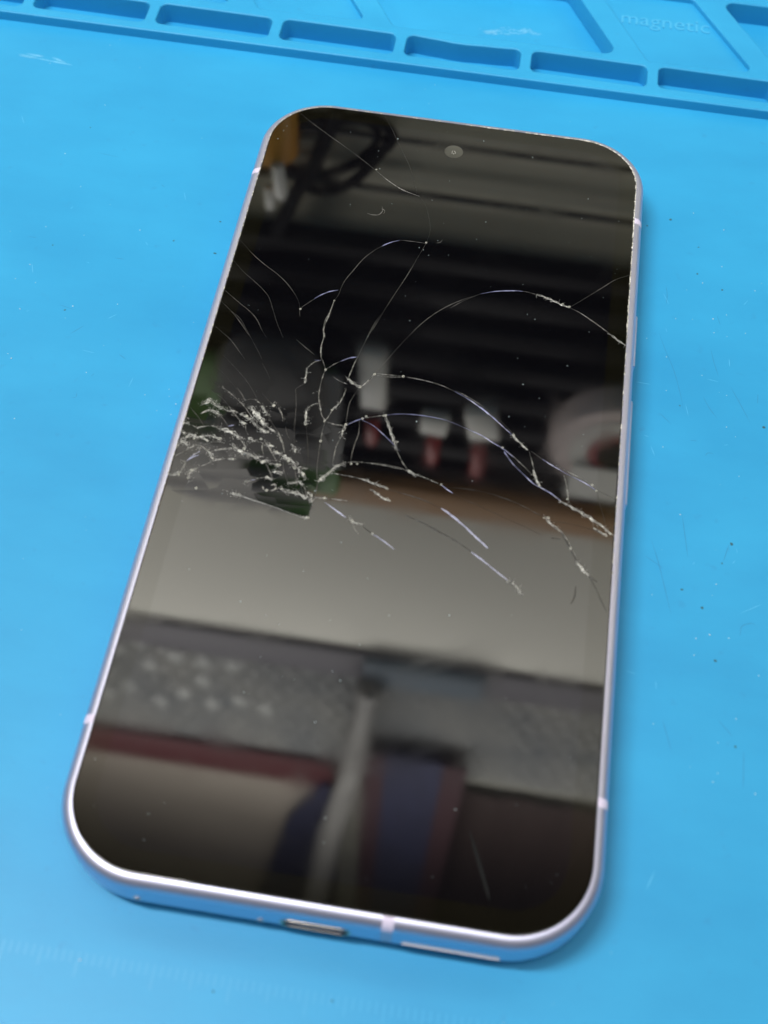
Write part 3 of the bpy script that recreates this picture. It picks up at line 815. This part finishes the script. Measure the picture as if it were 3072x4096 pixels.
T .14 -17.42,-8.51 -17.22,-9.52 -16.71,-10.69 -16.08,-11.95 -15.6,-12.99
t .10 -18.21,5.95 -17.66,3.31 -17.09,-0.38 -16.82,-2.51 -16.47,-4.59
F .26 -16.04,-12.17 -15.29,-12.15 -14.42,-11.77 -13.59,-12.19
M .20 -14.54,-9.15 -13.44,-8.96
T .12 -15.28,-9.75 -14.98,-10.84 -14.53,-11.67
F .36 -24.22,-15.51 -23.63,-15.63 -22.98,-15.62 -22.56,-15.83
M .24 -18.42,-14.14 -17.58,-13.65 -17.11,-13.23
F .34 -17.11,-13.23 -16.59,-13.48 -15.69,-13.77
F .32 -15.69,-13.77 -14.94,-13.75 -14.26,-13.85 -13.28,-14.13
F .44 -13.28,-14.13 -12.63,-14.57
M .30 -18.44,-13.13 -17.94,-12.81 -17.56,-13.31
M .20 -19.71,-13.35 -19.37,-14.08
F .30 -12.68,-13.34 -12.14,-13.7 -11.79,-14.09
F .50 -11.84,-14.32 -11.83,-14.87 -12,-15.46
M .20 -13.61,-12.38 -13.16,-12.75 -12.78,-13.81
M .16 -11.52,-14.04 -10.75,-14.13 -10.03,-14
F .34 -11.5,-11.1 -10.99,-10.78 -10.53,-10.24
T .14 -11.46,-11.32 -11.42,-12.56 -11.47,-13.8"""
chips = []
for line in CRACKS.split('\n'):
    k, w, *pt = line.split(); w = float(w) * (1.12 if k == 'F' else 1)
    pts = [tuple(map(float, q.split(','))) for q in pt]
    step = .22 if k in 'FM' else .6
    P = spline([(x, y, 0) for x, y in pts], step); n = len(P)
    jit = {'F': .55, 'M': .4, 'G': .2, 'W': .25}.get(k, .18)
    zt = {'F': .10, 'M': .07, 'W': .03, 'B': .05, 'G': .03}.get(k, .035)
    V, F = [], []; ph0 = random.uniform(0, 6.3); w0 = random.uniform(.6, 1.4)
    strands = [(0, 1.0)] if k != 'F' else [(random.uniform(-.55, -.25), .32), (random.uniform(-.1, .1), .38), (random.uniform(.25, .6), .28)]
    for off0, wf in strands:
        base = len(V); ph = random.uniform(0, 6.3)
        for i, p in enumerate(P):
            t = (P[min(i + 1, n - 1)] - P[max(i - 1, 0)]).normalized(); s = Vector((-t.y, t.x, 0))
            taper = min(1, .45 + 2.2 * min(i, n - 1 - i) / max(1, n - 1))
            ww = w * wf * taper * (.72 + .42 * math.sin(ph0 + i * .31 * w0) * math.sin(ph0 * 2 + i * .13)) * random.uniform(1 - jit, 1 + jit) / 2
            off = s * (random.uniform(-.35, .35) * w * jit * wf + w * off0 * (1 + .6 * math.sin(ph + i * .9)))
            mid = random.uniform(-.5, .5)
            for q, hh in ((-1, 0), (mid, zt * random.uniform(.5, 1.2)), (1, 0)):
                v = p + off + s * ww * q
                V.append((v.x, v.y, 8.904 + hh))
        for i in range(n - 1):
            a = base + 3 * i; F += [(a, a + 3, a + 4, a + 1), (a + 1, a + 4, a + 5, a + 2)]
    if k == 'F':                                  # splinters running off the main line
        for i in range(0, n):
            if random.random() > .5: continue
            p = P[i]; a = random.uniform(0, 6.283); ln = random.uniform(.25, .9); u = Vector((math.cos(a), math.sin(a), 0)); s = Vector((-u.y, u.x, 0))
            c0 = p + s * random.gauss(0, w * .3); q = len(V); hw = random.uniform(.02, .05)
            for f in (0, .5, 1):
                m_ = c0 + u * (ln * f) + s * (random.uniform(-.06, .06)); g = hw * (1 - .7 * f)
                V += [tuple(m_ - s * g + Vector((0, 0, 8.904))), tuple(m_ + Vector((0, 0, 8.904 + zt * .5))), tuple(m_ + s * g + Vector((0, 0, 8.904)))]
            F += [(q, q + 3, q + 4, q + 1), (q + 1, q + 4, q + 5, q + 2), (q + 3, q + 6, q + 7, q + 4), (q + 4, q + 7, q + 8, q + 5)]
    for p in P:
        if k == 'F' and random.random() < .6:
            chips.append((p.x + random.gauss(0, w * .6), p.y + random.gauss(0, w * .6), random.uniform(.04, .12)))
        elif k == 'M' and random.random() < .2:
            chips.append((p.x + random.gauss(0, w * .5), p.y + random.gauss(0, w * .5), random.uniform(.05, .10)))
    mesh_object("crack", V, F, crack_mats[k], glass)
fan = [c for c in chips if c[0] < -13 and -16 < c[1] < 8]
for c in fan * 4:                                  # glass powder in the shattered fan
    chips.append((c[0] + random.gauss(0, .35), c[1] + random.gauss(0, .3), random.uniform(.04, .12)))
kind(flecks("glass_chips", chips, crack_mats['F'], 8.904, glass, squash=.4), "stuff")
# small round bubbles where cracks meet
DOTS = """-20.7,-9.06 -18.9,-14.11 -20.54,-8.92 -18.3,-9.16 -17.83,-9.13 -11.73,-17.9 -19.39,-11.71 -13.93,-10.16 -15.52,-9.29 -10.03,-14 -17.61,-13.55 -16.7,-8.12 -20.93,-3.25 -21.73,-4.76 -21,2.09 -19.99,-5.75 -18.82,-6.78 -15.56,0.5 -15.39,-0.74 -12.44,-3.51 -11.74,2.84 -13.97,-10.2 -12.57,0.43 -24.91,-0.71 -24.99,-2.18 -26.51,-4.14 -23.95,-7.05 -24.76,-0.8 -24.88,-2.28 -28.01,-5.84 -29.92,-6.54 -21.74,-4.77 -25.17,-9.32 -29.51,-15.59 -32.04,-6.56 -32.71,-13.66 -31.22,-13.97 -31.01,-12.44 -14.22,10.81 -6.19,11.31 -8.06,8.27 -6.67,2.01 -6.15,2.56 -9.06,0.36 -6.98,-6.97 -6.06,-6.81 -9.89,-13.96 -1.75,-19.01 -5.15,-17.22 -0.74,-10.59 -0.68,-12.5 -0.07,-12.72 -21.08,2 -9.39,8.82 -0.55,-1.56 -3.45,3.2 2.07,-6.7 7.34,-8.35 -3.11,3.33 17.45,3.03 16,0.31 22.32,-5.93 21.38,-4.05 24.19,-11.56 23.56,-11.67 25.99,-13.57 30.45,-4.33 29.14,-9.83 33.74,-12.8 33.14,-13.29 27.96,-16.49 29.65,-19.4 26.82,-7.63 31.15,-5.3 -1.51,11.71 24.29,31.9 23.1,32.31 -20.73,23 -1.85,42.34 -15.43,25.9 -13.37,59.08"""
bm = bmesh.new()
for q in DOTS.split():
    x, y = map(float, q.split(',')); r = random.uniform(.10, .17)
    c = [(x + r * math.cos(a * math.pi / 5), y + r * math.sin(a * math.pi / 5), 8.93) for a in range(10)]
    add_tube(bm, c, r * .30, 5, closed=True)
bubble = material("bubble_ring", (.66, .66, .58), rough=.35)
kind(bm_object("crack_bubbles", bm, bubble, glass, smooth=True), "stuff")

# shards that have lifted a little out of the plane of the screen
def shard(poly, tilt, axis_deg, z=.012, rough=.02, label=None):
    """flat splinter of glass, tilted about the axis through its centre"""
    c = sum((Vector(p) for p in poly), Vector((0, 0))) / len(poly)
    a = math.radians(axis_deg); g = math.tan(math.radians(tilt))
    hgt = [((p[0] - c.x) * math.cos(a) + (p[1] - c.y) * math.sin(a)) * g for p in poly]
    lo = min(hgt)
    V = [(p[0], p[1], 8.9 + z + h - lo) for p, h in zip(poly, hgt)] + [(p[0], p[1], 8.9001) for p in poly]
    n = len(poly)
    F = [tuple(range(n))] + [(i, n + i, n + (i + 1) % n, (i + 1) % n) for i in range(n)]
    o = mesh_object("glass_shard", V, F, display_black, glass)
    if label: o['label'] = label
    return o
WEDGE = [(-20.68, -14.99), (-19.48, -14.44), (-18.24, -14.11), (-16.05, -13.83), (-14.16, -13.89), (-12.83, -14.49), (-11.68, -15.18), (-11.78, -15.64), (-11.72, -17.46), (-12.2, -17.87), (-13.94, -17.46), (-16.34, -17.06), (-18.3, -16.58), (-19.67, -16.26)]
shard(WEDGE, 1.0, -90, label="lifted wedge of glass below the impact point")

# dust on the screen
SD = [(-32.2, 66.2), (-31.8, 67.6), (-32.8, 63.8), (-16.6, 49.2), (-12.8, 59.4), (-2.9, 40.9), (-2.1, 40.5), (20.9, 11.2), (18.0, 13.6), (24.9, 18.8), (12.0, -6.9), (11.4, -30.8), (-4.7, -50.3), (-2.4, -43.6), (-1.2, -26.8), (-32.7, -60.4), (-23.5, -70.0), (15.8, -59.4), (2.8, -32.3), (-11.6, -12.9), (0.1, 43.2), (18.7, 28.0), (10.5, 34.0), (-10.7, 68.1), (5.3, 70.6), (14.8, 67.9), (25.8, 58.8), (8.0, 49.4), (1.9, 3.0), (-18.7, -33.7), (16.4, 6.6)]
sp = [(x, y, random.uniform(.11, .2)) for x, y in SD]
for k in range(90):
    x, y = rnd.uniform(-33, 33), rnd.uniform(-72, 72); sp.append((x, y, rnd.choice((.07, .08, .10, .13))))
kind(flecks("screen_dust", sp, white_dust, 8.9), "stuff", "tiny pale dust specks lying on the black screen")
fib = [[(-10.9, 49.8), (-10.6, 48.8), (-11.2, 47.6), (-12.5, 47.4), (-13.2, 47.6)], [(-10.9, 49.2), (-10.2, 48.8), (-10.4, 47.9)],
       [(.9, 43.6), (.6, 42.9), (.0, 42.6)]]
kind(ribbons("fibre", fib, material("fibre", (.25, .24, .22), rough=.8), 8.906, .09, height=.05), "stuff", "short curled grey fibre lying on the screen")
smear = material("finger_smear", (.006, .007, .0075), rough=.5, spec=.1)
sl = [[(18, -62), (20.5, -68), (21.5, -70.5)]]
kind(ribbons("smears", sl, smear, 8.9025, .42, glass, jitter=.15), "stuff")

# ================================================================ the bench wall mirrored in the screen
table = kind(box("table", -700, 700, -500, 290, -30, -6.6, material("table_top", (.30, .29, .28), rough=.5)), "structure")
wall_mat = material("wall_paint", (.5, .5, .43), rough=.8)
noise_colour(wall_mat, 9, [(.3, (.50, .49, .41)), (.7, (.60, .59, .50))])
wall = kind(box("wall", -700, 700, 262, 290, -6.6, 1500, wall_mat), "structure")

box_ = box("back_board", -420, 420, 247, 261.8, -6.4, 213, material("back_board", (.5, .5, .42), rough=.8), bevel=1)
noise_colour(bpy.data.materials["back_board"], 9, [(.3, (.38, .365, .285)), (.7, (.46, .445, .35))])
tag(box_, "grey olive board behind the wire grid mirrored at the top of the screen", "board")
grid_black = material("grid_wire", (.05, .05, .045), rough=.5)
grid = thing("wire_grid", "black wire grid on the grey wall mirrored at the top of the screen", "wire grid", (0, 243, 150))
for z, r in ((159.5, 1.1), (184.5, 1.3)):
    bm = bmesh.new(); add_tube(bm, [(-420, 0, z - 150), (420, 0, z - 150)], r, 8); bm_object("wire", bm, grid_black, grid, smooth=True)
cable_mat = material("black_rubber", (.003, .003, .003), rough=.8, spec=.15)
CA = [(-51, 145), (-54.1, 154.5), (-57.5, 165.5), (-61.7, 177.8), (-67.1, 187.8), (-72.2, 201.2), (-76.2, 210.9)]
CB = [(-78, 157), (-69.1, 154.6), (-61.9, 152.4), (-48.6, 151.3), (-40.4, 149.9), (-34.9, 152.1), (-31.4, 156.3), (-32.4, 160.6), (-36.7, 165.6), (-42.8, 170.2), (-51.3, 176.0), (-58.8, 179.5), (-65.7, 178.5), (-72.7, 178.6), (-82, 182)]
CC = [(-56, 160), (-51.9, 154.8), (-45.9, 152.5), (-39.8, 153.6), (-36.9, 157.2), (-38.4, 163.0), (-42.8, 168.7)]
CD = [(-33, 157), (-34.0, 161.6), (-38.2, 169.4), (-43.8, 177.7), (-50.6, 184.1), (-57.7, 186.9), (-63.5, 185.6), (-66, 181), (-64, 176)]
bm = bmesh.new()
for c, r, y in ((CA, 3.0, 239), (CB, 2.1, 241), (CC, 1.5, 242), (CD, 2.1, 240)):
    add_tube(bm, spline([(x, y, z) for x, z in c], 3), r, 10)
tag(bm_object("coiled_cable", bm, cable_mat, smooth=True, sharp=80), "coil of thick black cable mirrored in the upper left corner of the screen", "cable")

glue = thing("glue_bottle", "orange bottle with white nozzle mirrored at the upper left of the screen", "bottle", (-76, 240, 146))
orange = material("orange_plastic", (.78, .36, .04), rough=.4)
white_pl = material("white_plastic", (.90, .89, .82), rough=.4)
lathe("bottle_body", [(7, -6), (10, 4), (10, 23), (5, 26)], (0, 0, 0), (0, 0, 1), orange, glue)
lathe("nozzle", [(2.4, 21.2), (2.4, 24), (2.7, 35), (1.8, 37)], (2.6, -10, 0), (.06, 0, 1), white_pl, glue)
tag(lathe("white_bottle", [(2.1, 0), (2.3, 2), (2.2, 9.5), (1.5, 11)], (-77.6, 238, 186), (0, 0, 1), white_pl), "small white bottle mirrored below the orange one at the screen's left edge", "bottle")

rack_mat = material("black_metal", (.007, .007, .007), rough=.7, spec=.2)
rack = thing("slatted_rack", "black slatted rack mirrored across the dark middle of the screen", "rack", (0, 255, 213.2))
box("back_panel", -420, 420, 3, 8, 0, 174, rack_mat, rack)
box("shade_lip", -420, 420, -17, 2, -.1, 3, rack_mat, rack)  # lip added to throw shade on the top of the board below
for k in range(8):
    o = box("slat", -420, 420, -9, 2.8, 4 + k * 21.6, 15 + k * 21.6, material("slat_metal", (.007, .007, .007), rough=.7, spec=.25) if k == 0 else bpy.data.materials["slat_metal"], rack, bevel=1.2)

red_pl = material("red_plastic", (.34, .028, .022), rough=.4)
def tool(x, z0, z1, w, tilt, zr0, zr1, label):
    t = thing("hanging_tool", label, "tool", (x, 232, z0), "tools hanging on the slatted rack")
    bm = bmesh.new(); add_box(bm, -w / 2, w / 2, -3, 3, 0, z1 - z0, 1.5)
    bmesh.ops.rotate(bm, cent=(0, 0, (z1 - z0) / 2), matrix=Matrix.Rotation(math.radians(tilt), 3, 'Y'), verts=bm.verts[:])
    bm_object("tag_card", bm, white_pl, t, smooth=True, sharp=50)
    if zr1:
        lathe("grip", [(2.2, 0), (3.4, 3), (3.2, (zr1 - zr0) - 2), (2, zr1 - zr0)], (.5, 0, zr0 - z0), (0, 0, 1), red_pl, t, n=16)
        bm = bmesh.new(); add_tube(bm, [(.5, 0, z1 - z0 - 2), (.5, 0, zr0 - z0 + 1)], .9, 8); bm_object("shank", bm, rack_mat, t, smooth=True)
    return t
tool(-33.5, 266, 305, 12, 2, 315, 334, "tall white tagged tool mirrored left of the other two on the rack")
tool(-4, 305, 318, 13, -3, 321, 343, "small white tagged tool with red grip mirrored between the tall tag and the tilted one")
tool(18, 296, 317, 15, 12, 322, 348, "tilted white tagged tool with red grip mirrored nearest the tape roll")
roll = thing("tape_roll", "round white and red tape roll mirrored at the right edge of the screen", "tape roll", (75, 224, 284))
pink = material("tape_side", (.92, .78, .74), rough=.6)
lathe("tape_ring", [(22.2, 0), (30, 0), (31, 2), (31, 12), (30, 14), (22.2, 14)], (4, 7, 11), (0, -1, 0), pink, roll, n=40)
lathe("white_core", [(14.2, -.4), (22, -.4), (22, 14.6), (14.2, 14.6)], (4, 7, 11), (0, -1, 0), white_pl, roll, n=40)
lathe("red_core", [(10.2, -.8), (14, -.8), (14, 15), (10.2, 15)], (4, 7, 11), (0, -1, 0), material("core_red", (.42, .08, .07), rough=.6), roll, n=40)
lathe("hub", [(1, -1), (10, -1), (10, 15.2), (1, 15.2)], (4, 7, 11), (0, -1, 0), rack_mat, roll, n=32)
box("tape_end", -15, 10, -9.6, -8.2, 21, 45, white_pl, roll)

grey_cloth = material("grey_cloth", (.13, .127, .12), rough=.8)
pouch = thing("pouch", "dark grey rounded pouch mirrored behind the cracks at the left of the screen", "pouch", (-79, 226, 262))
bm = bmesh.new()
bmesh.ops.create_uvsphere(bm, u_segments=28, v_segments=18, radius=1)
sgn = lambda q: (abs(q) ** .75) * (1 if q > 0 else -1)
for v in bm.verts:
    x, y, z = v.co; zz = 28 + z * 28 if z < 0 else 28 + z * 58
    sx = 25 + (6 * z if z > 0 else 0)
    v.co = (sgn(x) * sx, sgn(y) * 10, zz)
bm_object("pouch_body", bm, grey_cloth, pouch, smooth=True, sharp=80)
box("pouch_flap", -27, 25, -12.5, -11, 46, 78, material("flap_grey", (.19, .185, .178), rough=.8), pouch, bevel=.6)
green = material("green_plastic", (.10, .24, .055), rough=.5)
gb = thing("green_case", "dark green case mirrored behind the grey pouch at the left of the screen", "case", (-86, 238, 290))
box("case_body", -46, 36, -5, 3, 0, 70, green, gb, bevel=3)
box("case_lid", -46, 36, -5.5, 3.5, 70.4, 97, green, gb, bevel=2)
gbox = thing("grey_box", "pale grey box mirrored beside the green case at the left of the screen", "box", (-116, 228, 334))
box("box_body", -34, 24, -4, 4, 0, 46, material("box_grey", (.42, .41, .39), rough=.7), gbox, bevel=1.5)
box("box_base", -34, 54, -3.4, 4, 46.3, 56, material("base_grey", (.30, .295, .30), rough=.7), gbox, bevel=1)
tag(box("grey_card", -56, -47, 227, 229, 282, 350, material("card_grey", (.30, .30, .29), rough=.8)), "narrow pale grey card mirrored beside the grey pouch", "card")

wood = material("wood", (.34, .18, .062), rough=.6)
noise_colour(wood, 14, [(.3, (.26, .13, .04)), (.7, (.40, .22, .085))], stretch=(.3, 4, 6))
tag(box("wooden_rail", -420, 420, 240, 261.9, 381, 402, wood, bevel=1), "brown wooden rail mirrored as a thin band across the middle of the screen", "rail")
board = material("pale_board", (.66, .65, .58), rough=.7)
noise_colour(board, 5, [(.3, (.62, .61, .545)), (.7, (.69, .68, .61))])
tag(box("pale_board", -420, 420, 248, 261.9, 402.3, 586, board, bevel=1), "plain pale grey board mirrored as the widest bright band of the screen", "board")
tag(box("dark_rail", -420, 420, 244, 261.8, 586.4, 622, material("dark_rail", (.075, .07, .085), rough=.6), bevel=1), "dark grey rail mirrored above the pale board", "rail")
tag(box("teal_folder", -32, 48, 238, 243.6, 586.4, 616, material("teal_card", (.05, .085, .12), rough=.6), bevel=.8), "dark teal folder mirrored against the dark rail", "folder")
wrapm = material("bubble_wrap", (.44, .45, .45), rough=.28, ior=1.45)
noise_colour(wrapm, 16, [(.3, (.10, .108, .115)), (.68, (.19, .19, .178))])
wrap = thing("bubble_wrap", "sheet of grey bubble wrap mirrored as the speckled band low on the screen", "bubble wrap", (0, 256, 622.5))
box("wrap_sheet", -420, 420, -4, 2, 0, 172, wrapm, wrap)
bm = bmesh.new()
for i in range(-26, 14):
    for j in range(11):
        m = Matrix.Translation((i * 15.5 + (j % 2) * 7.7 + random.uniform(-2, 2), -4, 8 + j * 15.2 + random.uniform(-1.5, 1.5))) @ Matrix.Diagonal((6, random.uniform(.5, 2.2), 6, 1))
        bmesh.ops.create_uvsphere(bm, u_segments=10, v_segments=6, radius=1, matrix=m)
kind(bm_object("bubbles", bm, wrapm, wrap, smooth=True, sharp=80), "stuff")
pale = material("pale_bubble", (.27, .278, .268), rough=.3)  # lamp highlights on single bubbles, put into a paler colour
bm = bmesh.new()
for x, z in ((-210, 653), (-168, 653), (-189, 674), (-210, 715), (-229, 736), (-168, 714), (-189, 736), (-147, 724), (-127, 653), (-125, 712), (-106, 719), (-194, 640), (-151, 687), (-148, 655)):
    bmesh.ops.create_uvsphere(bm, u_segments=14, v_segments=8, radius=1, matrix=Matrix.Translation((x, -4.2, z - 622.5)) @ Matrix.Diagonal((7, 1.2, 9, 1)))
kind(bm_object("highlight_bubbles", bm, pale, wrap, smooth=True, sharp=80), "stuff")
maroon = material("maroon_paint", (.052, .008, .010), rough=.6)
tag(box("maroon_rail", -520, -52, 246, 261.7, 796, 848, maroon, bevel=1), "dark red rail mirrored as the thin band across the lower left of the screen", "rail")
board2 = material("grey_brown_board", (.64, .60, .54), rough=.8)  # grey brown board, tone varying at random
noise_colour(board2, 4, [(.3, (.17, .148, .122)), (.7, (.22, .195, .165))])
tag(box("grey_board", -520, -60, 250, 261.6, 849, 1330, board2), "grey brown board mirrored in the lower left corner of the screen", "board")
dark_m = material("maroon_cloth", (.018, .008, .006), rough=.8)
cur = thing("dark_curtain", "very dark maroon curtain mirrored in the lower right corner of the screen", "curtain", (60, 248, 800))
bm = bmesh.new()
V = []; n = 120
for k in range(n + 1):
    x = -60 + 420 * k / n; y = 4 + 1.0 * math.sin(k * .5) + .5 * math.sin(k * 1.3)
    z0 = -62 if x < -8 else 22
    V.append((bm.verts.new((x, y, z0)), bm.verts.new((x, y, 560))))
for a, b in zip(V, V[1:]): bm.faces.new((a[0], b[0], b[1], a[1]))
bm_object("curtain_cloth", bm, dark_m, cur, smooth=True, sharp=80)
navy = material("navy_cloth", (.03, .04, .10), rough=.8)
noise_colour(navy, 30, [(.3, (.004, .005, .022)), (.7, (.008, .010, .036))], stretch=(3, 1, .4))
ban = thing("striped_banner", "banner with navy stripe between two dark red ones mirrored low on the screen", "banner", (6, 236, 732))
box("navy_stripe", -18, 26, 0, 2, 0, 600, navy, ban)
redc = material("dark_red_cloth", (.022, .004, .007), rough=.8)
box("red_stripe", -34, -18.2, .4, 2, 4, 600, redc, ban); box("red_stripe", 26.2, 44, .4, 2, 4, 600, redc, ban)
pole = thing("white_pole", "slanted white pole mirrored beside the navy banner at the bottom of the screen", "pole", (-29, 234, 622))
bm = bmesh.new(); add_tube(bm, [(2, 0, -4), (-8, 0, 150), (-24, 0, 300), (-50, 0, 640)], lambda t: 7 + 6 * t, 14)
bm_object("pole_shaft", bm, material("pole_white", (.17, .167, .158), rough=.5), pole, smooth=True, sharp=80)
lathe("pole_tip", [(4, -10), (8, -8), (9.6, -5), (9.6, 2)], (2, 0, -4), (0, 0, 1), bpy.data.materials["pole_white"], pole)
jk = thing("navy_jacket", "dark navy cloth with rounded shoulder mirrored left of the white pole", "jacket", (-80, 242, 842))
bm = bmesh.new()
out = [(24, -30), (30, 20), (30, 480), (-62, 480), (-52, 340), (-30, 200), (-14, 90), (-2, 50), (8, 20)]
P = rounded_poly(out, 10)
f = bm.faces.new([bm.verts.new((p.x, 0, p.y)) for p in P])
r = bmesh.ops.extrude_face_region(bm, geom=[f]); bmesh.ops.translate(bm, vec=(0, 6, 0), verts=[v for v in r['geom'] if isinstance(v, bmesh.types.BMVert)])
bm_object("jacket_body", bm, navy, jk)
